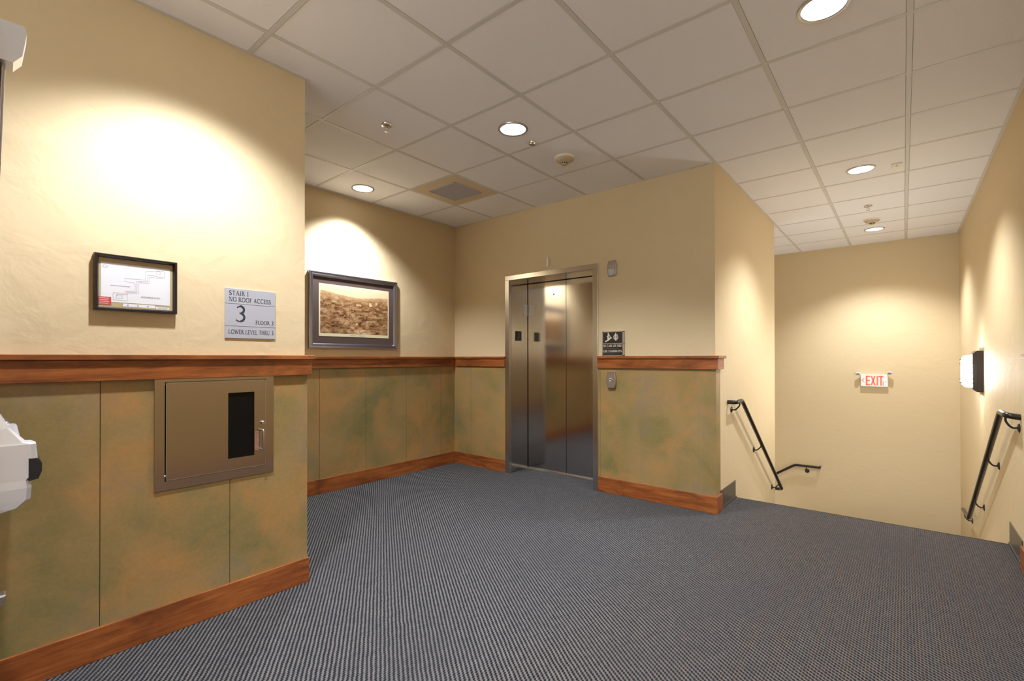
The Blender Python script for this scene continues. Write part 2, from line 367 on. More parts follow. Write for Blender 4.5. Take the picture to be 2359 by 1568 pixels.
# walls
wl = MB()
CY0, CY1, CZ0, CZ1 = -2.20, -1.74, .70, 1.15   # hole for the extinguisher cabinet
for a in ((YK, CY0, 0, H), (CY1, YE, 0, H), (CY0, CY1, 0, CZ0), (CY0, CY1, CZ1, H)): wl.box(XE - .12, XE, a[0], a[1], a[2], a[3])
wl.box(XA - .1, XE - .05, YE - .1, YE, 0, H)
struct(wl.build('wall_left', WALL))
wb = MB(); wb.box(XA - .12, XA, YE - .1, YB + .12, 0, H); struct(wb.build('wall_left_rear', WALL))
we = MB(); we.box(XA - .12, DX0 + .02, YB, YB + .12, 0, H); we.box(DX1 - .02, XC, YB, YB + .12, 0, H); we.box(DX0 + .02, DX1 - .02, YB, YB + .12, DZ - .02, H)
we.box(XC - .12, XC, YB + .12, Y2, ZL - 1.2, H)
struct(we.build('wall_back', WALL))
w3 = MB(); w3.box(XC - 2.0, XC - .12, Y2 - .12, Y2, ZL - 1.2, H); struct(w3.build('wall_stair_left', WALL))
w4 = MB(); w4.box(XC - 2.0, XF + .12, YG, YG + .12, ZL - 1.2, H); struct(w4.build('wall_stair_back', WALL))
w5 = MB(); w5.box(XF, XF + .12, YK, YG + .12, ZL - .2, H); struct(w5.build('wall_right', WALL))
w6 = MB(); GX0, GX1, GZ0, GZ1 = -.55, 2.05, 1.40, 2.60
for a in ((XE - .12, GX0, 0, H), (GX1, XF + .12, 0, H), (GX0, GX1, 0, GZ0), (GX0, GX1, GZ1, H)): w6.box(a[0], a[1], YK - .12, YK, a[2], a[3]); struct(w6.build('wall_front', WALL))
wn_ = MB()  # unseen window, added behind the camera to let in soft fill light
for a in ((GX0, GX1, GZ0, GZ0 + .05), (GX0, GX1, GZ1 - .05, GZ1), (GX0, GX0 + .05, GZ0, GZ1), (GX1 - .05, GX1, GZ0, GZ1), ((GX0 + GX1) / 2 - .03, (GX0 + GX1) / 2 + .03, GZ0, GZ1)): wn_.box(a[0], a[1], YK - .10, YK - .04, a[2], a[3])
struct(wn_.build('added_fill_window', WHITE)); pn_ = MB(); pn_.box(GX0 + .05, GX1 - .05, YK - .072, YK - .068, GZ0 + .05, GZ1 - .05); o = pn_.build('glass', glass); o.parent = bpy.data.objects['added_fill_window']
w7 = MB(); w7.box(XC - 2.12, XC - 2.0, Y2 - .12, YG + .12, ZL - 1.2, H); struct(w7.build('wall_stair_end', WALL))
# ceiling: tiles sit a few millimetres above the face of the grid
cl = MB(); cl.box(XA - .12, XF + .12, YK - .12, YG + .12, H + .02, H + .09)
for i in range(-5, 4):
    for j in range(-10, 9):
        e_ = .0140
        if (i, j) == (-3, 0): continue
        cl.box(i * T + e_, (i + 1) * T - e_, j * T + e_, (j + 1) * T - e_, H + .0022, H + .021)
cobj = struct(cl.build('ceiling', CEIL))
REG = [(XE, XF, YK, YE), (XA, XF, YE, YB), (XC, XF, YB, Y2), (XC - 2, XF, Y2, YG)]
gr = MB(); bw = .0125
for i in range(-5, 5):
    x = i * T
    for (x0, x1, y0, y1) in REG:
        if x0 + .03 < x < x1 - .03: gr.box(x - bw, x + bw, y0, y1, H, H + .02)
        elif x0 - bw < x < x0 + .03: gr.box(x - bw, x + bw, y0, y1, H, H + .02)
for j in range(-10, 9):
    y = j * T
    for (x0, x1, y0, y1) in REG:
        if y0 < y < y1: gr.box(x0, x1, y - bw * .95, y + bw * .95, H + .0004, H + .02)
part(gr, 'ceiling_grid', TBAR, cobj)
ag = MB(); a_ = .021
def angle_x(x, s, y0, y1): ag.box(x, x + s * a_, y0, y1, H - .0012, H + .004)
def angle_y(y, s, x0, x1): ag.box(x0, x1, y, y + s * a_, H - .0009, H + .004)
angle_x(XA, 1, YE, YB); angle_x(XE, 1, YK, YE); angle_y(YE, 1, XA, XE + a_); angle_x(XC, 1, YB, Y2); angle_x(XF, -1, YK, YG)
angle_y(Y2, 1, XC - 2, XC)
ag.box(XC - 2, XF, YG - .012, YG, H - .0006, H + .021); ag.box(XA, XC, YB - .012, YB, H - .0006, H + .021)  # strips added to close a light gap along these two walls
part(ag, 'ceiling_angle', ANGLE, cobj)

# ---- wainscot: patina panels, chair rail, baseboard
def rail_x(x, s, y0, y1, e0=0, e1=0, name='trim'):
    """along Y, on a wall facing s*X; e0/e1 extend the ends to turn a corner"""
    m = MB(); m.box(x, x + s * .040, y0 - e0 * .040, y1 + e1 * .040, RZ - .023, RZ, .0025)
    m.box(x, x + s * .028, y0 - e0 * .028, y1 + e1 * .028, RZ - .112, RZ - .0235, .002); return m
def rail_y(y, s, x0, x1, e0=0, e1=0):
    m = MB(); m.box(x0 - e0 * .040, x1 + e1 * .040, y, y + s * .040, RZ - .023, RZ, .0025)
    m.box(x0 - e0 * .028, x1 + e1 * .028, y, y + s * .028, RZ - .112, RZ - .0235, .002); return m
PT = .010
# front left wall
p = MB(); yy = [YE + PT, -1.918, -2.424, -2.93, -3.44, -3.95, -4.46, -4.97, -5.48, YK]
for a, b in zip(yy, yy[1:]):
    if b < -1.75 and a > -2.2:
        ya, yb = a - (.0015 if a < YE else 0), b + .0015
        p.box(XE, XE + PT, yb, ya, .10, CZ0 - .01); p.box(XE, XE + PT, yb, ya, CZ1 + .01, RZ - .1)
        for (q0, q1) in ((yb, min(ya, CY0 - .01)), (max(yb, CY1 + .01), ya)):
            if q1 > q0: p.box(XE, XE + PT, q0, q1, CZ0 - .01, CZ1 + .01)
    else: p.box(XE, XE + PT, b + .0015, a - (.0015 if a < YE else 0), .10, RZ - .1)
p.box(XA, XE, YE, YE + PT, .10, RZ - .1)
struct(p.build('trim_1', PANEL))
jn = MB(); jn.box(XE, XE + .003, YK, CY0 - .01, .1, RZ - .1); jn.box(XE, XE + .003, CY1 + .01, YE, .1, RZ - .1); jn.box(XE, XE + .003, CY0 - .02, CY1 + .02, .1, CZ0 - .01)
struct(jn.build('trim_10', SEAM))
m = rail_x(XE, 1, YK, YE, 0, 1); m2 = rail_y(YE, 1, XA, XE, 0, 1)
struct(m.build('trim_2', WY))
struct(rail_y(YE, 1, XA + .041, XE - .001, 0, 0).build('trim_3', WX))
b = MB(); b.box(XE, XE + .019, YK, YE + .019, 0, .137, .0025); struct(b.build('baseboard_left', WY))
b = MB(); b.box(XA, XE - .001, YE, YE + .019, 0, .1365, .0025); struct(b.build('baseboard_left_return', WX))
# rear left wall
p = MB(); yy = [YB, .958, .449, -.0626, -.564, -1.07, YE]
for a, b_ in zip(yy, yy[1:]): p.box(XA, XA + PT, b_ + .0018, a - .0018, .10, RZ - .1)
struct(p.build('trim_4', PANEL))
jn = MB(); jn.box(XA, XA + .003, YE, YB, .1, RZ - .1); struct(jn.build('trim_11', SEAM))
struct(rail_x(XA, 1, YE, YB).build('trim_5', WY))
b = MB(); b.box(XA, XA + .019, YE, YB, 0, .139, .0025); struct(b.build('baseboard_rear_left', WY))
# elevator wall
p = MB()
for a, b_ in ((XA + PT, -2.172), (-2.170, DX0)): p.box(a, b_, YB - PT, YB, .10, RZ - .1)
for a, b_ in ((DX1, -.448), (-.4455, -.0345), (-.0320, .4790), (.4815, XC)): p.box(a, b_, YB - PT, YB, .10, RZ - .1)
p.box(XC, XC + PT, YB - PT, 1.290, .10, RZ - .1)
struct(p.build('trim_6', PANEL))
jn = MB(); jn.box(-.449, -.4445, YB - .006, YB, .13, RZ - .1); jn.box(XC, XC + .006, 1.290, 1.308, .1, RZ - .1); struct(jn.build('trim_12', SEAM))
jn = MB(); jn.box(-.0345, -.0320, YB - .0104, YB, .13, RZ - .1); jn.box(.4790, .4815, YB - .0104, YB, .13, RZ - .1); struct(jn.build('trim_13', SEAML))
struct(rail_y(YB, -1, XA + .041, DX0 - .002).build('trim_7', WX))
m = rail_y(YB, -1, DX1 + .002, XC, 0, 1); struct(m.build('trim_8', WX))
m = MB(); m.box(XC, XC + .0398, YB + .001, 1.371, RZ - .023, RZ, .0025); m.box(XC, XC + .0278, YB + .001, 1.345, RZ - .112, RZ - .0235, .002); struct(m.build('trim_14', WY))
b = MB(); b.box(XA + .0195, DX0 - .001, YB - .019, YB, 0, .139, .0025); struct(b.build('baseboard_back_left', WX))
b = MB(); b.box(DX1 + .001, XC + .019, YB - .019, YB, 0, .141, .0025); b.box(XC, XC + .0188, YB + .0005, 1.328, 0, .141, .002); struct(b.build('baseboard_back_right', WX))
# right wall, behind the stair opening
p = MB(); p.box(XF - PT, XF, YK, .95, .1, RZ - .1); struct(p.build('trim_15', PANEL))
struct(rail_x(XF, -1, YK, 1.03, 0, 1).build('trim_16', WY))
b = MB(); b.box(XF - .019, XF, YK, 1.292, 0, .141, .0025); struct(b.build('baseboard_right', WY))
# front wall (behind the camera)
p = MB(); p.box(XE, XF, YK, YK + PT, .1, RZ - .1); struct(p.build('trim_17', PANEL))
struct(rail_y(YK, 1, XE + .04, XF - .04).build('trim_18', WX))
b = MB(); b.box(XE, XF, YK, YK + .019, 0, .141, .0025); struct(b.build('baseboard_front', WX))
# painted metal skirt plates where the stair starts
for nm, x, s in (('trim_19', XC, 1), ('trim_20', XF, -1)):
    m = MB(); m.box(x, x + s * .006, 1.3285, 1.772, .004, .160); m.box(x, x + s * .011, 1.3285, 1.784, .002, .018)
    struct(m.build(nm, SKIRT))

# ================================================================== downlights
def downlight(i, j, label):
    x, y = (i + .5) * T, (j + .5) * T
    t = thing('ceiling_downlight', (x, y, H), label, 'ceiling light', 'round downlights in the tile ceiling')
    m = MB(); m.lathe([(.088, H + .004), (.088, H - .003), (.091, H - .006), (.103, H - .005), (.105, H - .001), (.105, H + .005)], (x, y, 0), seg=56); part(m, 'trim_ring', SATIN, t)
    m = MB(); m.lathe([(.0001, H - .0025), (.05, H - .0028), (.088, H - .002)], (x, y, 0), seg=56); part(m, 'lamp_lens', LENS, t)
    ld = bpy.data.lights.new('downlight_lamp', 'SPOT'); ld.energy = LAMP_W; ld.color = LAMP_COL; ld.spot_size = math.radians(121); ld.spot_blend = .72; ld.shadow_soft_size = .045
    lo = bpy.data.objects.new('downlight_lamp', ld); col.objects.link(lo); lo.parent = t; lo.location = (0, 0, -.052)
    return t
downlight(-1, -1, 'round recessed downlight in the ceiling in front of the elevator, beside the small chrome escutcheon')
downlight(-4, -1, 'round recessed downlight close to the wall above the framed sepia photograph')
downlight(2, -1, 'largest round downlight, cut by the top edge of the picture')
downlight(2, 3, 'round downlight over the stair opening beside the small cream ceiling plate')
downlight(2, 7, 'round downlight farthest away, near the stairwell end wall behind the smoke detector')
downlight(-1, -4, 'round downlight just out of view above the evacuation plan')
downlight(2, -5, 'round downlight in the ceiling overhead, out of view behind the camera')
downlight(-1, -8, 'round downlight out of view at the left rear corner behind the camera')
downlight(2, -9, 'round downlight out of view at the right rear corner behind the camera')

# ---- sprinklers, detectors, vent, plate
def sprinkler(x, y, label):
    t = thing('sprinkler_head', (x, y, H), label, 'sprinkler', 'chrome sprinkler heads in the ceiling')
    m = MB(); m.lathe([(.0001, H - .002), (.018, H - .003), (.024, H - .012), (.034, H - .010), (.038, H - .003), (.038, H)], (x, y, 0), seg=32); part(m, 'escutcheon', CHROME, t)
    m = MB(); m.lathe([(.010, H - .002), (.010, H - .022), (.007, H - .026), (.0001, H - .026)], (x, y, 0), seg=16)
    m.tube(soft([(x - .008, y, H - .022), (x - .014, y, H - .034), (x - .003, y, H - .048)], .006, 4), .0025, 8)
    m.tube(soft([(x + .008, y, H - .022), (x + .014, y, H - .034), (x + .003, y, H - .048)], .006, 4), .0025, 8)
    part(m, 'nozzle', CHROME, t)
    m = MB()
    m.lathe([(.0001, H - .052), (.006, H - .052), (.006, H - .049), (.0001, H - .047)], (x, y, 0), seg=16)
    for k in range(12):
        a = k * math.pi / 6; c, s = math.cos(a), math.sin(a)
        m.add([(x + c * .005 - s * .002, y + s * .005 + c * .002, H - .050), (x + c * .005 + s * .002, y + s * .005 - c * .002, H - .050), (x + c * .014 + s * .003, y + s * .014 - c * .003, H - .049), (x + c * .014 - s * .003, y + s * .014 + c * .003, H - .049)], [(0, 1, 2, 3)])
    part(m, 'deflector', CHROME, t)
sprinkler(-.931, -.906, 'chrome sprinkler head hanging from the ceiling to the left of the elevator downlight')
sprinkler(1.517, 3.386, 'small chrome sprinkler head on the ceiling over the stairs')
t = MB(); t.lathe([(.0001, H - .010), (.014, H - .011), (.018, H - .005), (.030, H - .009), (.034, H - .002), (.034, H)], (-.327, -.047, 0), seg=32)
tag(t.build('ceiling_escutcheon', CHROME, loc=(-.327, -.047, H)), 'small flat chrome escutcheon on a ceiling bar beside the elevator downlight', 'ceiling fitting')
def smoke(x, y, label):
    t = thing('smoke_detector', (x, y, H), label, 'smoke detector', 'smoke detectors on the ceiling')
    m = MB(); m.lathe([(.080, H + .004), (.080, H - .012), (.076, H - .015), (.072, H - .015)], (x, y, 0), seg=48); part(m, 'base_ring', CREAM, t)
    m = MB(); m.lathe([(.074, H - .013), (.071, H - .022), (.060, H - .032), (.040, H - .038), (.030, H - .042)], (x, y, 0), seg=48)
    m.lathe([(.030, H - .042), (.0285, H - .044), (.024, H - .055), (.022, H - .060), (.014, H - .062), (.0001, H - .062)], (x, y, 0), seg=32); part(m, 'housing', BEIGE, t)
    m = MB()
    for k in range(10):
        a0 = k * math.pi / 5; m.lathe([(.0292, H - .044), (.0262, H - .053)], (x, y, 0), seg=4, a0=a0, a1=a0 + .44)
    part(m, 'sensing_slots', BLACK, t)
smoke(-.2876, .324, 'cream round smoke detector on the ceiling in front of the elevator')
smoke(1.524, 4.03, 'cream round smoke detector on the ceiling over the stairs')
vx, vy = -2.5 * T, .5 * T
t = thing('exhaust_vent', (vx, vy, H), 'square ceiling exhaust vent, grey louvres in a tan panel', 'vent')
m = MB()
g = .178; o_ = T / 2 - .013
for a in ((-o_, o_, -o_, -g), (-o_, o_, g, o_), (-o_, -g, -g, g), (g, o_, -g, g)): m.box(vx + a[0], vx + a[1], vy + a[2], vy + a[3], H - .001, H + .008)
part(m, 'surround_panel', VENTT, t)
m = MB(); m.box(vx - g, vx + g, vy - g, vy + g, H + .0, H + .003); part(m, 'backing', BLACK, t)
m = MB()
for k in range(18):
    x = vx - g + (k + .5) * 2 * g / 18; m.add([(x - .007, vy - g, H - .0095), (x + .0055, vy - g, H - .0050), (x + .0055, vy + g, H - .0050), (x - .007, vy + g, H - .0095), (x - .006, vy - g, H - .0083), (x + .0065, vy - g, H - .0038), (x + .0065, vy + g, H - .0038), (x - .006, vy + g, H - .0083)],
          [(0, 1, 2, 3), (4, 5, 6, 7), (0, 1, 5, 4), (2, 3, 7, 6), (0, 3, 7, 4), (1, 2, 6, 5)])
for (a, b_) in ((-g, -g + .008), (g - .008, g)): m.box(vx + a, vx + b_, vy - g, vy + g, H - .010, H); m.box(vx - g, vx + g, vy + a, vy + b_, H - .010, H)
m.box(vx - g, vx + g, vy - .003, vy + .003, H - .0115, H - .008)
part(m, 'louvres', VENTG, t)
t = thing('ceiling_plate', (1.762, 2.197, H), 'small cream rectangular plate with a cross line on the ceiling over the stairs', 'ceiling fitting')
m = MB(); m.box(1.725, 1.799, 2.158, 2.236, H - .009, H + .004, .003); part(m, 'cover', CREAM, t)
m = MB(); m.box(1.760, 1.764, 2.162, 2.188, H - .0112, H - .009); m.box(1.760, 1.764, 2.206, 2.232, H - .0112, H - .009); m.box(1.750, 1.774, 2.1955, 2.1985, H - .0112, H - .009); part(m, 'marking', BEIGE, t)

# ================================================================== elevator
t = thing('elevator', (-1.05, YB, 0), 'brushed stainless steel elevator doors in a steel frame, closed', 'elevator')
m = MB(); yf = YB - .019
m.box(DX0, OX0, yf, YB + .03, 0, OZ, .0015); m.box(OX1, DX1, yf, YB + .03, 0, OZ, .0015)
part(m, 'side_jamb', STEEL, t)
m = MB(); m.box(DX0, DX1, yf, YB + .03, OZ + .0005, DZ, .0015); part(m, 'header', STEEL, t)
m = MB(); m.box(OX0 - .04, OX0, YB + .0302, OY, 0, OZ + .04); part(m, 'reveal', DOORST, t)
m = MB(); m.box(OX1, OX1 + .04, YB + .0302, OY, 0, OZ + .04); part(m, 'reveal', DOORST, t)
m = MB(); m.box(OX0, OX1, YB + .0302, OY, OZ, OZ + .04); part(m, 'soffit', DOORST, t)
xm = (OX0 + OX1) / 2
for a, b_ in ((OX0 - .02, xm - .0022), (xm + .0022, OX1 + .02)):
    m = MB(); m.box(a, b_, OY + .001, OY + .03, .006, OZ + .02, .0015); part(m, 'door_panel', DOORST, t)
m = MB(); m.box(OX0 - .02, OX1 + .02, OY + .028, OY + .06, 0, OZ + .03); m.box(OX0, OX0 + .005, OY - .003, OY + .01, 0, OZ); m.box(OX0, OX1, OY - .003, OY + .01, OZ - .007, OZ); part(m, 'door_gap', BLACKG, t)
m = MB(); m.box(OX0 - .01, OX1 + .01, OY - .045, OY + .03, -.003, .005); part(m, 'sill', SATIN, t)
m = MB(); m.box(OX0, OX0 + .004, 1.292, 1.398, 1.470, 1.578); fl = part(m, 'floor_plate', BLACK, t)
fn = plane_fn((OX0 + .004, 1.292, 1.470), (0, 1, 0), (0, 0, 1), (1, 0, 0))
m = MB(); write(m, fn, '3', .053, .034, .056, .030, False, .8, 'c'); o = part(m, 'plate_numeral', SIGNM, t); fl_root = fl
o.parent = fl; o.location = (0, 0, 0)
m = MB(); m.box(OX0, OX0 + .003, 1.432, 1.512, 1.762, 1.893, .001); kp = part(m, 'key_switch_plate', SATIN, t)
m = MB(); m.lathe([(.010, .006), (.010, 0)], (OX0 + .003, 1.475, 1.828), 0, 20); m.lathe([(.0001, .006), (.006, .0055), (.010, .006)], (OX0 + .003, 1.475, 1.828), 0, 20); o = part(m, 'key_switch', CHROME, t); o.parent = kp; o.location = (0, 0, 0)
m = MB(); m.lathe([(.0001, -.0015), (.008, -.001), (.008, 0)], (-1.213, OY, 1.985), 1, 20); part(m, 'key_hole', BLACK, t)
# the numeral above
fn = plane_fn((-1.062, YB, 2.232), (1, 0, 0), (0, 0, 1), (0, -1, 0))
m = MB(); write(m, fn, '1', 0, 0, .092, .062, True, .95, 'c', .0, .012)
tag(m.build('wall_numeral', SATIN, loc=(-1.062, YB, 2.272)), 'brushed metal numeral 1 on the wall above the elevator', 'numeral')
# lantern and call station: curved-sided plates
def shield(cx, cz, w_, h_, bul, y0, y1, m, top=1.0):
    pl = []
    for k in range(13):
        s = -1 + 2 * k / 12; pl.append((cx + w_ / 2 - bul * s * s * 1., cz + h_ / 2 * s))
    for k in range(13):
        s = 1 - 2 * k / 12; pl.append((cx - w_ / 2 + bul * s * s * 1., cz + h_ / 2 * s))
    inner = [(cx + (x - cx) * .88, cz + (z - cz) * .94) for x, z in pl]; n_ = len(pl); ym = y0 + (y1 - y0) * .75
    vs = [(x, y0, z) for x, z in pl] + [(x, ym, z) for x, z in pl] + [(x, y1, z) for x, z in inner]
    fs = [tuple(range(2 * n_, 3 * n_))]
    for r in (0, 1): fs += [(r * n_ + i, r * n_ + (i + 1) % n_, (r + 1) * n_ + (i + 1) % n_, (r + 1) * n_ + i) for i in range(n_)]
    m.add(vs, fs); return m
t = thing('hall_lantern', (-.320, YB, 2.118), 'curved metal hall lantern plate on the wall to the right of the elevator top', 'elevator indicator')
m = MB(); shield(-.320, 2.118, .100, .150, .016, YB, YB - .020, m); part(m, 'cover_plate', PEWTER, t)
m = MB(); m.prism([(-.352, 2.108), (-.288, 2.108), (-.290, 2.078), (-.304, 2.058), (-.320, 2.050), (-.336, 2.058), (-.350, 2.078)], 1, YB - .024, YB - .018); part(m, 'lens', mat('lantern_lens', (.46, .56, .62), .25), t)
m = MB(); m.prism([(-.353, 2.108), (-.287, 2.108), (-.290, 2.150), (-.350, 2.150)], 1, YB - .0215, YB - .018); part(m, 'louvre', SATIN, t)
t = thing('call_station', (-.322, YB, 1.068), 'metal elevator call button plate on the patina panel right of the doors', 'call button')
m = MB(); shield(-.322, 1.068, .098, .155, .014, YB - PT, YB - .036, m); part(m, 'cover_plate', PEWTER, t)
m = MB(); m.lathe([(.017, 0), (.017, -.004), (.013, -.006), (.010, -.004), (.0001, -.004)], (-.322, YB - .036, 1.070), 1, 28); part(m, 'call_button', CHROME, t)
# fire sign resting on the rail
t = thing('fire_stairs_sign', (-.30, YB, RZ), 'dark framed IN CASE OF FIRE USE STAIRWAYS sign standing on the chair rail', 'sign')
fx0, fx1, fz0, fz1 = -.415, -.196, RZ, RZ + .232; fy = YB - .030
m = MB(); fb = .009
for a in ((fx0, fx1, fz0, fz0 + fb), (fx0, fx1, fz1 - fb, fz1), (fx0, fx0 + fb, fz0, fz1), (fx1 - fb, fx1, fz0, fz1), (fx0, fx1, RZ + .1125, RZ + .1205)): m.box(a[0], a[1], fy, YB, a[2], a[3], .001)
part(m, 'frame', SATIN, t)
m = MB(); m.box(fx0 + .005, fx1 - .005, fy + .005, YB, RZ + .118, fz1 - .005); part(m, 'pictogram_panel', SIGND, t)
m = MB(); m.box(fx0 + .005, fx1 - .005, fy + .005, YB, RZ + .005, RZ + .114); part(m, 'text_panel', SIGND, t)
fn = plane_fn((fx0, fy + .005, RZ), (1, 0, 0), (0, 0, 1), (0, -1, 0))
m = MB()
for ln in ([(.037, .138), (.052, .146), (.062, .150), (.094, .172)], ): fline(m, fn, ln, .011, .0016)
fline(m, fn, [(.066, .200), (.062, .178), (.062, .160)], .014, .001); fline(m, fn, [(.066, .196), (.080, .190), (.084, .182)], .006, .0012); fline(m, fn, [(.062, .194), (.050, .184)], .006, .0014); fline(m, fn, [(.066, .166), (.080, .166), (.084, .176)], .007, .0018)
m.add([fn(.064 + .0075 * math.cos(a), .2125 + .0075 * math.sin(a), .001) for a in [k * math.pi / 6 for k in range(12)]], [tuple(range(12))])
for s in (-1, 1):
    fline(m, fn, [(.141, .146), (.141 + s * .018, .164), (.141 + s * .021, .180), (.141 + s * .012, .200)], .007, .001)
fline(m, fn, [(.141, .152), (.136, .170), (.138, .196), (.141, .214)], .009, .0012); fline(m, fn, [(.141, .152), (.147, .172), (.143, .200)], .007, .0014)
part(m, 'pictogram', SIGNT, t)
m = MB(); write(m, fn, 'IN CASE OF FIRE', .013, .086, .020, .188, True, 1.25); part(m, 'lettering', SIGNT, t); m = MB(); write(m, fn, 'USE STAIRWAYS', .013, .036, .020, .188, True, 1.25); part(m, 'lettering', SIGNT, t)
for r_, (zz, cnt) in enumerate(((.068, 34), (.022, 26))):
    m = MB()
    for k in range(cnt):
        for dz in (0, .004): 
            if (k * 7 + int(dz * 1000)) % 5: flat(m, fn, .015 + k * .0045, zz + dz, .0175 + k * .0045, zz + dz + .0025)
    part(m, 'braille', SIGNM, t)

# ================================================================== framed sepia photograph on the rear left wall
t = thing('framed_photograph', (XA, -.178, 1.73), 'large sepia town photograph in a pewter frame above the chair rail', 'picture')
py0, py1, pz0, pz1 = -.674, .317, 1.372, 2.092; fw_ = .045
m = MB()
def frame_x(m, x, y0, y1, z0, z1, fwid, prof):
    """mitred moulding; prof = list of (distance inwards, height off the wall)"""
    vs = []; 
    for d, h in prof: vs += [(x + h, y0 + d, z0 + d), (x + h, y1 - d, z0 + d), (x + h, y1 - d, z1 - d), (x + h, y0 + d, z1 - d)]
    fs = []
    for j in range(len(prof) - 1):
        for k in range(4): fs.append((j * 4 + k, j * 4 + (k + 1) % 4, (j + 1) * 4 + (k + 1) % 4, (j + 1) * 4 + k))
    m.add(vs, fs)
frame_x(m, XA, py0, py1, pz0, pz1, fw_, [(0, 0), (0, .026), (.004, .030), (.014, .030), (.018, .024), (.022, .024), (.026, .028), (.036, .026), (.042, .016), (.045, .012)])
part(m, 'frame', FRAMEP, t)
m = MB(); m.box(XA, XA + .010, py0 + .03, py1 - .03, pz0 + .03, pz1 - .03); part(m, 'mat_board', MATB, t)
PY0, PY1, PZ0, PZ1 = -.572, .214, 1.486, 1.985
m = MB(); m.box(XA + .010, XA + .0115, PY0, PY1, PZ0, PZ1); pr_ = part(m, 'print_margin', mat('print_cream', (.80, .72, .48), .5), t)
# the picture itself: a made-up hillside town, coloured per cell
nx, ny = 210, 130; iy0, iy1, iz0, iz1 = PY0 + .014, PY1 - .012, PZ0 + .030, PZ1 - .008
def vnoise(x, y, s):
    def h(i, j): r = math.sin(i * 127.1 + j * 311.7 + s * 74.7) * 43758.5453; return r - math.floor(r)
    i, j = math.floor(x), math.floor(y); fx, fy_ = x - i, y - j; fx = fx * fx * (3 - 2 * fx); fy_ = fy_ * fy_ * (3 - 2 * fy_)
    return (h(i, j) * (1 - fx) + h(i + 1, j) * fx) * (1 - fy_) + (h(i, j + 1) * (1 - fx) + h(i + 1, j + 1) * fx) * fy_
img = [[0.] * nx for _ in range(ny)]
for j in range(ny):
    for i in range(nx):
        u, v = i / nx, j / ny
        hill = .77 + .10 * math.exp(-((u + .02) / .30) ** 2) + .055 * math.exp(-((u - .95) / .28) ** 2) + .014 * vnoise(u * 9, 0, 1)
        if v > hill: val = .93 + .07 * (v - hill) * 3
        else:
            dpt = (hill - v) / hill
            nn = .5 * vnoise(u * 18, v * 26, 2) + .3 * vnoise(u * 44, v * 60, 3) + .2 * vnoise(u * 90, v * 104, 4)
            far = max(0, 1 - dpt / .22)
            val = (.33 + 1.0 * (nn - .46)) * (1 - far) + (.62 + .25 * (nn - .5)) * far
            if v < .17: val += .42 * max(0, 1 - ((u - .58) / .20) ** 2) * max(0, 1 - v / .17) * (.5 + vnoise(u * 60, v * 60, 8))
        img[j][i] = val
rd = random.Random(11)
for k in range(190):
    v = .20 + .55 * rd.random() ** .8; sc_ = 1.25 - v; w_ = int((1 + 5 * rd.random()) * sc_ + 1); h_ = max(1, int((1 + 2 * rd.random()) * sc_)); i0 = int(rd.random() * (nx - w_ - 1)); j0 = int(v * ny); l = .40 + .35 * rd.random()
    for j in range(j0, min(j0 + h_, ny)):
        for i in range(i0, i0 + w_): img[j][i] = l if (i - i0) < w_ * .65 else l * .55
    for i in range(i0, i0 + w_): img[max(j0 - 1, 0)][i] *= .45
for (u, v, w_, h_, l) in ((.70, .62, 8, 12, .98), (.80, .67, 6, 8, .9), (.50, .62, 16, 5, .85), (.16, .66, 14, 4, .75), (.20, .58, 20, 5, .13), (.62, .50, 22, 4, .16), (.66, .28, 20, 3, .92), (.34, .22, 5, 3, .95), (.50, .20, 6, 4, .98)):
    for j in range(int(v * ny), int(v * ny) + h_):
        for i in range(int(u * nx), min(nx, int(u * nx) + w_)): img[j][i] = .25 * img[j][i] + .75 * l * (.8 + .35 * vnoise(i * .8, j * .8, 5))
for j in range(int(.12 * ny), int(.66 * ny)): img[j][int(.405 * nx)] *= .5
me = bpy.data.meshes.new('sepia_print'); vs = []; fs = []; cols = []
for j in range(ny + 1):
    for i in range(nx + 1): vs.append((XA + .0119, iy0 + (iy1 - iy0) * i / nx, iz0 + (iz1 - iz0) * j / ny))
for j in range(ny):
    for i in range(nx): a = j * (nx + 1) + i; fs.append((a, a + 1, a + nx + 2, a + nx + 1)); cols.append(img[j][i])
me.from_pydata(vs, [], fs); ca = me.color_attributes.new('ink', 'FLOAT_COLOR', 'CORNER')
for pi, c in enumerate(cols):
    c = max(0, min(1, c)); rgb = (.05 + .80 * c ** 1.15, .022 + .62 * c ** 1.5, .010 + .40 * c ** 2.0, 1)
    for k in range(4): ca.data[pi * 4 + k].color = rgb
mp_ = mat('sepia_ink', (.4, .3, .2), .5); q = NT(mp_); at = q.n('ShaderNodeVertexColor'); at.layer_name = 'ink'; q.link(at.outputs[0], q.b.inputs['Base Color']); me.materials.append(mp_)
o = bpy.data.objects.new('sepia_print', me); col.objects.link(o); o.parent = pr_
fn = plane_fn((XA + .0115, PY0, PZ0), (0, 1, 0), (0, 0, 1), (1, 0, 0))
for hf in (range(9), range(12, 22)):
  m = MB()
  for k in hf: flat(m, fn, .33 + k * .0075, .011, .335 + k * .0075, .017 if k % 3 else .019)
  o = part(m, 'caption', INKG, t); o.parent = pr_; o.location = (0, 0, 0)

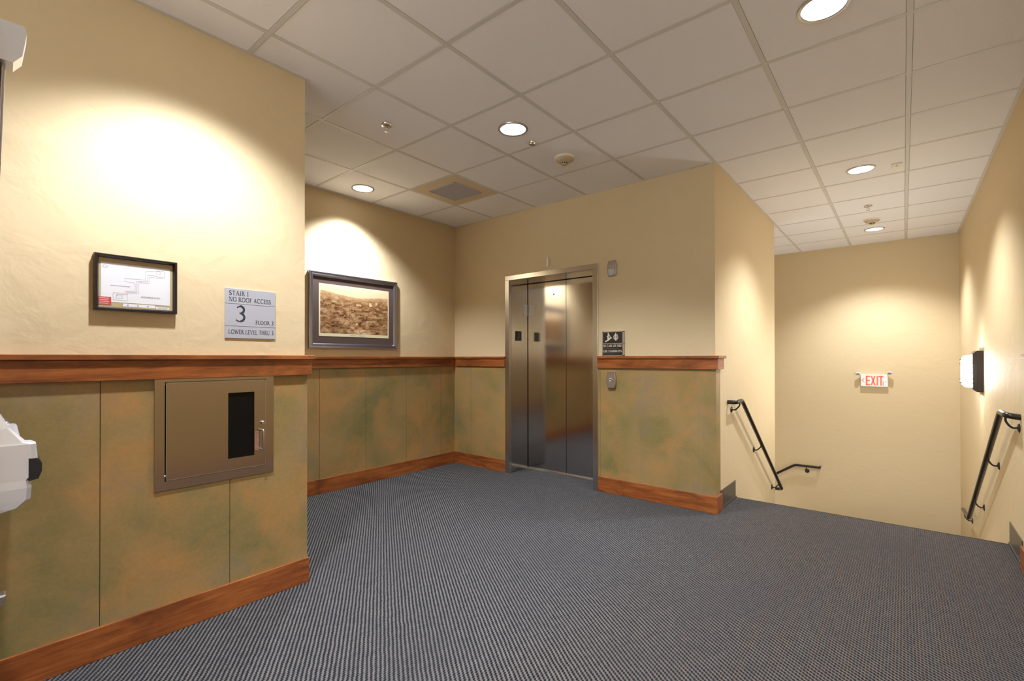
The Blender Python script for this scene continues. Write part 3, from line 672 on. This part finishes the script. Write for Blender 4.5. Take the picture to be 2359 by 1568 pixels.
# ================================================================== evacuation plan
t = thing('evacuation_plan', (XE, -2.30, 1.604), 'small black framed evacuation map on the cream wall', 'framed plan')
ey0, ey1, ez0, ez1 = -2.447, -2.150, 1.482, 1.7245
m = MB(); frame_x(m, XE, ey0, ey1, ez0, ez1, .016, [(0, 0), (0, .024), (.003, .028), (.010, .028), (.014, .022), (.016, .014)]); part(m, 'frame', FRAMEB, t)
m = MB(); m.box(XE, XE + .012, ey0 + .01, ey1 - .01, ez0 + .01, ez1 - .01); part(m, 'backing_border', TAN, t)
fn = plane_fn((XE + .012, 0, 0), (0, 1, 0), (0, 0, 1), (1, 0, 0))
m = MB(); flat(m, fn, -2.424, 1.520, -2.176, 1.690, .0006); flat(m, fn, -2.349, 1.5035, -2.233, 1.5165, .0006); flat(m, fn, -2.230, 1.500, -2.178, 1.511, .0006); part(m, 'map_sheet', PAPER, t)
m = MB(); L1 = .0011
fline(m, fn, [(-2.3423, 1.6274), (-2.268, 1.6295), (-2.268, 1.6690), (-2.2408, 1.6705), (-2.234, 1.676), (-2.198, 1.676), (-2.198, 1.6440), (-2.2544, 1.6440), (-2.2544, 1.6158), (-2.2890, 1.6158), (-2.2940, 1.6100), (-2.2940, 1.5639), (-2.3340, 1.5639), (-2.3340, 1.5300), (-2.3827, 1.5300), (-2.3827, 1.5610), (-2.3420, 1.5630), (-2.3420, 1.5710), (-2.3060, 1.5760), (-2.3060, 1.6040), (-2.3120, 1.6120), (-2.3423, 1.6145), (-2.3423, 1.6274)], .0009, L1)
part(m, 'map_outline', INKG, t)
for (a, b_, c_, d_) in ((-2.228, 1.660, -2.214, 1.674), (-2.372, 1.538, -2.352, 1.552)): m = MB(); fline(m, fn, [(a, b_), (c_, b_), (c_, d_), (a, d_), (a, b_)], .0009, L1); part(m, 'stair_core', INKG, t)
lt = [(-2.4100 + .0085 * math.cos(a), 1.672 + .0055 * math.sin(a)) for a in [k * math.pi / 5 for k in range(11)]]; m = MB(); fline(m, fn, lt, .0012, L1); part(m, 'emblem', INKG, t); m = MB()
for k in range(26): flat(m, fn, -2.392 + k * .0026, 1.5905, -2.3903 + k * .0026, 1.5935 + .001 * (k % 2), L1)
part(m, 'location_note', INKG, t); m = MB()
for k in range(3): m = MB(); flat(m, fn, -2.335 + k * .036, 1.507, -2.329 + k * .036, 1.5135, L1); part(m, 'key_symbol', INKG, t)
m = MB()
for k in range(30): flat(m, fn, -2.398 + k * .0067, 1.7005 - .000 * k, -2.394 + k * .0067, 1.7055, L1)
part(m, 'heading', INKG, t)
m = MB(); fline(m, fn, [(-2.3700, 1.5470), (-2.3700, 1.5560), (-2.3360, 1.5570), (-2.3360, 1.5690), (-2.3000, 1.5700), (-2.3000, 1.6200), (-2.2600, 1.6230), (-2.2600, 1.6530), (-2.2330, 1.6540), (-2.2240, 1.6490), (-2.2050, 1.6490), (-2.2020, 1.6560)], .0011, L1 + .0003); part(m, 'escape_route', INKP, t)
m = MB(); flat(m, fn, -2.432, 1.506, -2.389, 1.541, L1); part(m, 'legend_box', INKR, t)
m = MB()
for k in range(4): flat(m, fn, -2.428, 1.5115 + k * .0075, -2.401 + .004 * (k % 2), 1.5130 + k * .0075, L1 + .0004)
part(m, 'legend_lines', PAPER, t)
m = MB(); write(m, fn, 'MCCORMICK PLACE', -2.2846, 1.5475, .0065, .070, False, .75, 'l', L1); part(m, 'lettering', INK, t); m = MB(); write(m, fn, '3RD FLOOR', -2.222, 1.5028, .0055, .036, False, .75, 'l', L1)
part(m, 'lettering', INK, t)
m = MB(); m.box(XE + .0165, XE + .0172, ey0 + .012, ey1 - .012, ez0 + .012, ez1 - .012); part(m, 'glass', glass, t)

# ================================================================== stair sign
t = thing('stair_sign', (XE, -1.815, 1.507), 'square silver STAIR 1 floor sign on the cream wall', 'sign')
sy0, sy1, sz0, sz1 = -1.940, -1.691, 1.379, 1.634
m = MB(); m.box(XE, XE + .006, sy0, sy1, sz0, sz1, .001); part(m, 'plate', SIGNG, t)
fn = plane_fn((XE + .006, sy0, sz0), (0, 1, 0), (0, 0, 1), (1, 0, 0)); m = MB()
write(m, fn, 'STAIR 1', .018, .2205, .0225, .094); write(m, fn, 'NO ROOF ACCESS', .018, .1885, .0225, .208)
write(m, fn, '3', .049, .0880, .080, .052, True, 1.0); write(m, fn, 'FLOOR 3', .147, .0760, .0200, .093); write(m, fn, 'LOWER LEVEL THRU 3', .016, .0225, .0215, .224)
fline(m, fn, [(.0, .177), (.249, .177)], .0012); fline(m, fn, [(.0, .0625), (.249, .0625)], .0012)
part(m, 'lettering', INK, t)

# ================================================================== fire extinguisher cabinet
t = thing('extinguisher_cabinet', (XE, -1.97, .92), 'stainless steel fire cabinet with a dark window set in the patina wall', 'cabinet')
qy0, qy1, qz0, qz1 = -2.235, -1.704, .6645, 1.179; xb = XE + PT
dy0, dy1, dz0, dz1 = -2.193, -1.7475, .709, 1.163
m = MB()
for a in ((qy0, qy1, qz0, dz0 - .003), (qy0, qy1, dz1 + .003, qz1), (qy0, dy0 - .003, dz0 - .003, dz1 + .003), (dy1 + .003, qy1, dz0 - .003, dz1 + .003)): m.box(XE, xb + .006, a[0], a[1], a[2], a[3])
part(m, 'frame', CABST, t)
m = MB()
m.box(XE - .118, XE - .112, dy0, dy1, dz0, dz1)
for a in ((CY0, CY0 + .004, CZ0, CZ1), (CY1 - .004, CY1, CZ0, CZ1), (CY0, CY1, CZ0, CZ0 + .004), (CY0, CY1, CZ1 - .004, CZ1)): m.box(XE - .115, xb - .001, *a)
part(m, 'inner_box', DARKIN, t)
m = MB(); m.box(XE - .10, XE - .03, -1.93, -1.865, .715, .95); part(m, 'stored_extinguisher', mat('cabinet_grey_blue', (.012, .018, .024), .5), t)
wy0, wy1, wz0, wz1 = -1.931, -1.8055, .769, 1.101
m = MB(); xd0, xd1 = xb + .001, xb + .013
for a in ((dy0, wy0, dz0, dz1), (wy1, dy1, dz0, dz1), (wy0, wy1, dz0, wz0), (wy0, wy1, wz1, dz1)): m.box(xd0, xd1, *a)
dr = part(m, 'door', CABST, t)
m = MB()
for a in ((dy0, dy0 + .003, dz0, dz1), (dy1 - .003, dy1, dz0, dz1), (dy0, dy1, dz0, dz0 + .003), (dy0, dy1, dz1 - .003, dz1)): m.box(xd1 - .001, xd1 + .0012, *a)
o = part(m, 'door_edge', SATIN, t); o.parent = dr; o.location = (0, 0, 0)
m = MB(); m.box(xd0 + .002, xd0 + .005, wy0 - .004, wy1 + .004, wz0 - .004, wz1 + .004); o = part(m, 'window_pane', mat('tinted_pane', (.004, .005, .006), .12, spec=.3), t); o.parent = dr; o.location = (0, 0, 0)
m = MB(); m.lathe([(.0001, .014), (.006, .014), (.009, .011), (.011, .004), (.011, 0)], (xd1, -1.7655, .936), 0, 24); o = part(m, 'lock', CHROME, t); o.parent = dr; o.location = (0, 0, 0)
m = MB(); m.tube(soft([(xd1, -1.772, .898), (xd1 + .028, -1.772, .898), (xd1 + .028, -1.772, .796), (xd1, -1.772, .796)], .006, 5), .0052, 12); o = part(m, 'handle', SATIN, t); o.parent = dr; o.location = (0, 0, 0)
m = MB(); m.box(xd1, xd1 + .0006, -1.803, -1.783, .794, .893); lb = part(m, 'warning_label', mat('label_film', (.33, .27, .22), .4), t); lb.parent = dr; lb.location = (0, 0, 0)
fn = plane_fn((xd1 + .0006, -1.803, .794), (0, 1, 0), (0, 0, 1), (1, 0, 0)); m = MB()
for k in range(9): flat(m, fn, .003, .006 + k * .0103, .003 + .014 * (1 - .3 * (k % 3 == 1)), .0115 + k * .0103)
fline(m, fn, [(.0005, .0005), (.0195, .0005), (.0195, .0985), (.0005, .0985), (.0005, .0005)], .0008)
o = part(m, 'label_print', LABR, t); o.parent = dr; o.location = (0, 0, 0)

# ================================================================== handrails
def bracket(root, wallp, n_out, railp):
    """wall rosette with a curved arm up to the rail; wallp on the wall, railp centre of the rail above"""
    W_ = Vector(wallp); N_ = Vector(n_out); R_ = Vector(railp); m = MB(); ax = 0 if abs(N_.x) > .5 else 1; s = 1 if N_[ax] > 0 else -1
    m.lathe([(.0001, .012 * s), (.010, .012 * s), (.022, .008 * s), (.030, .002 * s), (.031, 0)], W_, ax, 24)
    pth = [W_ + N_ * .008, W_ + N_ * .030 + Vector((0, 0, -.004)), W_ + N_ * .046 + Vector((0, 0, .010)), R_ + Vector((0, 0, -.040)), R_ + Vector((0, 0, -.016))]
    if abs(N_.x) > .5: pth[1].y += (R_.y - W_.y) * .2; pth[2].y += (R_.y - W_.y) * .6; pth[3].y = R_.y
    m.tube(soft(pth, .018, 6), .0062, 10); part(m, 'bracket', BRONZE, root)
def rail_thing(pts, label, rad=.0175):
    t = thing('handrail', pts[1], label, 'handrail', 'dark bronze stair handrails')
    m = MB(); m.tube(soft(pts, .035, 8), rad, 18); part(m, 'rail', BRONZE, t); return t
xo = XC + .070
A = [(XC, 1.545, .888), (xo, 1.545, .888), (xo, 1.735, .894), (xo, 3.535, -.285), (XC - .02, 3.575, -.300)]
t = rail_thing(A, 'dark bronze handrail going down the left wall of the stairs')
sl = (A[3][2] - A[2][2]) / (A[3][1] - A[2][1])
for y in (1.66, 2.47, 3.33):
    z = .891 if y < 1.735 else A[2][2] + sl * (y - A[2][1]); bracket(t, (XC, y, z - .078), (1, 0, 0), (xo, y, z))
xo = XF - .062
A = [(XF, 1.385, .905), (xo, 1.385, .914), (xo, 1.615, .914), (xo, 3.672, -.322), (xo, 4.25, -.377)]
t = rail_thing(A, 'dark bronze handrail going down the right wall below the lit wall lamp', .0185)
sl = (A[3][2] - A[2][2]) / (A[3][1] - A[2][1])
for y in (1.42, 2.25, 3.13, 4.09):
    z = .914 if y < 1.6 else (A[2][2] + sl * (y - A[2][1]) if y < 3.672 else -.37); bracket(t, (XF, y, z - .078), (-1, 0, 0), (xo, y, z))
yo = YG - .065
A = [(.835, YG, -.345), (.835, yo, -.342), (.521, yo, -.345), (-.42, yo, -.985), (-.42, YG, -.985)]
t = rail_thing(A, 'short dark bronze handrail on the stairwell end wall starting the next flight down')
bracket(t, (.672, YG, -.425), (0, -1, 0), (.672, yo, -.343)); bracket(t, (-.1, YG, -.85), (0, -1, 0), (-.1, yo, -.767))

# ================================================================== lit wall lamp on the right wall
t = thing('wall_sconce', (XF, 3.26, 1.148), 'lit half-round wall lamp with dark bars on the right stair wall', 'wall lamp')
sy, sz0_, sz1_ = 3.265, .960, 1.336
m = MB(); hw = .135
pl = [(XF, sy - hw), (XF - .040, sy - hw), (XF - .068, sy - hw * .80), (XF - .068, sy + hw * .80), (XF - .040, sy + hw), (XF, sy + hw)]
zi0, zi1 = sz0_ + .028, sz1_ - .028; vs = []
sh = [(XF, sy - hw), (XF - .040, sy - hw), (XF - .040, sy + hw), (XF, sy + hw)]
m.box(XF - .042, XF, sy - hw, sy + hw, sz0_, sz1_)
a = [(XF - .042, sy - hw, sz0_), (XF - .042, sy + hw, sz0_), (XF - .042, sy + hw, sz1_), (XF - .042, sy - hw, sz1_)]; b_ = [(XF - .070, sy - hw * .80, zi0), (XF - .070, sy + hw * .80, zi0), (XF - .070, sy + hw * .80, zi1), (XF - .070, sy - hw * .80, zi1)]
m.add(a + b_, [(0, 1, 5, 4), (1, 2, 6, 5), (2, 3, 7, 6), (3, 0, 4, 7), (4, 5, 6, 7)])
part(m, 'back_box', BRONZE, t)
m = MB(); prof = [(.0001, sz0_ + .050), (.050, sz0_ + .040), (.072, sz0_ + .060), (.082, sz0_ + .085), (.082, sz1_ - .085), (.072, sz1_ - .060), (.050, sz1_ - .040), (.0001, sz1_ - .050)]
vs = []; fs = []; sg = 20
for r, z in prof:
    for k in range(sg + 1):
        a = math.pi * k / sg; vs.append((XF - .0695 - r * .88 * math.sin(a), sy + r * 1.22 * math.cos(a), z))
for j in range(len(prof) - 1):
    for k in range(sg): fs.append((j * (sg + 1) + k, j * (sg + 1) + k + 1, (j + 1) * (sg + 1) + k + 1, (j + 1) * (sg + 1) + k))
m.add(vs, fs, True); part(m, 'glass_shade', GLASSW, t)
for z in (sz0_ + .082, sz0_ + .118, sz1_ - .118, sz1_ - .082):
    m = MB(); m.tube([(XF - .0695 - .080 * math.sin(math.pi * k / 16), sy + .106 * math.cos(math.pi * k / 16), z) for k in range(17)], .0042, 8); part(m, 'bar', BRONZE, t)

# ================================================================== exit sign with emergency heads
t = thing('exit_sign', (1.48, YG, .972), 'white EXIT sign with red letters and two emergency lamp heads on the stairwell end wall', 'exit sign')
x0, x1, z0, z1 = 1.330, 1.632, .870, 1.036; yf = YG - .045
m = MB(); m.box(x0, x1, yf, YG, z0, z1, .005); part(m, 'housing', WHITE, t)
fn = plane_fn((x0, yf, z0), (1, 0, 0), (0, 0, 1), (0, -1, 0)); m = MB()
W_ = .023
def bar(a, b_, wd=W_): fline(m, fn, [a, b_], wd, .0008)
eh0, eh1 = .028, .142
for (a, b_) in (((.068, eh0), (.068, eh1)), ((.068, eh0), (.100, eh0)), ((.068, .085), (.094, .085)), ((.068, eh1), (.100, eh1))): bar(a, b_, .019)
bar((.124, eh0), (.158, eh1), .018); bar((.158, eh0), (.124, eh1), .018); bar((.188, eh0), (.188, eh1), .019); bar((.208, eh1), (.246, eh1), .019); bar((.227, eh0), (.227, eh1), .019)
fline(m, fn, [(.038, .108), (.014, .086), (.038, .064)], .009, .0008)
part(m, 'exit_lettering', EXITR, t)
m = MB(); flat(m, fn, .246, .012, .252, .078); m2 = part(m, 'side_print', INKR, t)
m = MB(); m.lathe([(.0001, -.002), (.004, -.001), (.004, 0)], (x0 + .280, yf, z0 + .075), 1, 12); part(m, 'test_button', BLACK, t)
for s, cx, cz in ((-1, 1.303, 1.046), (1, 1.652, 1.062)):
    m = MB(); m.tube([(cx - s * .012, YG - .030, cz - .008), (cx - s * .03, YG - .030, cz - .028)], .010, 10)
    m.lathe([(.0001, -.030), (.018, -.026), (.028, -.010), (.029, .010), (.0285, .012)], (cx, YG - .060, cz), 1, 24, 1.05, .72)
    hd = part(m, 'lamp_head', WHITE, t)
    m = MB(); m.lathe([(.0001, -.0325), (.014, -.031), (.020, -.0275)], (cx, YG - .060, cz), 1, 24, 1.05, .72)
    o = part(m, 'lamp_face', mat('lamp_face_grey', (.20, .20, .24), .3), t); o.parent = hd; o.location = (0, 0, 0)

# ================================================================== open door leaf at the left edge with its exit hardware
th = -.0627
dw = MB(); dw.box(0, .90, -.045, 0, .008, 2.13, .002)
DOORM = mat('door_paint', (.16, .07, .035), .4)
d = struct(dw.build('door_1', DOORM)); d.location = (-.828, -2.726, 0); d.rotation_euler = (0, 0, th)
def dpart(m, name, mt): o = m.build(name, mt); o.parent = d; return o
m = MB(); m.box(.8985, .901, -.040, -.004, .6, 1.5); dpart(m, 'edge_plate', SATIN)
m = MB()
m.add([(x, y, z) for z, dy_ in ((2.022, .030), (2.045, .046), (2.105, .054), (2.122, .050)) for x, y in ((.835, 0), (.835, dy_), (.895, dy_), (.895, 0))],
      [(0, 1, 2, 3), (12, 13, 14, 15)] + [(r * 4 + k, r * 4 + (k + 1) % 4, (r + 1) * 4 + (k + 1) % 4, (r + 1) * 4 + k) for r in range(3) for k in range(4)])
dpart(m, 'top_latch_case', DEVICE)
m = MB(); m.tube([(.870, -.003, 1.10), (.870, .001, 1.65), (.870, .012, 2.03)], .0055, 12); dpart(m, 'vertical_rod', SATIN)
m = MB(); m.tube([(.870, -.003, .08), (.870, -.003, .95)], .0055, 12); dpart(m, 'vertical_rod', SATIN)
m = MB(); m.box(.85, .89, 0, .022, .660, .685, .004); dpart(m, 'rod_guide', SATIN)
m = MB()
secs = [(1.135, .012, .865, .882), (1.100, .026, .850, .888), (1.062, .056, .835, .892), (1.056, .074, .800, .893), (.985, .080, .790, .893), (.965, .064, .790, .893), (.945, .066, .79, .894), (.915, .064, .80, .892), (.897, .044, .82, .890), (.890, .012, .84, .888)]
vs = []
for z, dp, xa_, xb_ in secs:
    vs += [(xa_, 0, z), (xa_, dp * .9, z), (xa_ + (xb_ - xa_) * .5, dp, z), (xb_ - .012, dp, z), (xb_, dp * .86, z), (xb_, 0, z)]
fs = [(0, 1, 2, 3, 4, 5), tuple(range(len(vs) - 6, len(vs)))] + [(r * 6 + k, r * 6 + (k + 1) % 6, (r + 1) * 6 + (k + 1) % 6, (r + 1) * 6 + k) for r in range(len(secs) - 1) for k in range(6)]
m.add(vs, fs); dpart(m, 'exit_device_case', DEVICE)
m = MB(); m.box(.16, .80, .004, .052, .965, 1.045, .01); dpart(m, 'push_bar', DEVICE)
m = MB(); m.prism([(.060, .962), (.078, .966), (.0845, .985), (.0845, 1.005), (.078, 1.018), (.060, 1.020)], 0, .780, .8945); dpart(m, 'bar_end_cap', BLACK)
m = MB(); m.box(.06, .18, 0, .035, .955, 1.055, .008); dpart(m, 'hinge_side_case', SATIN)
m = MB()
for z in (.25, 1.1, 1.95): m.tube([(-.006, -.02, z - .055), (-.006, -.02, z + .055)], .008, 12)
dpart(m, 'hinge', SATIN)
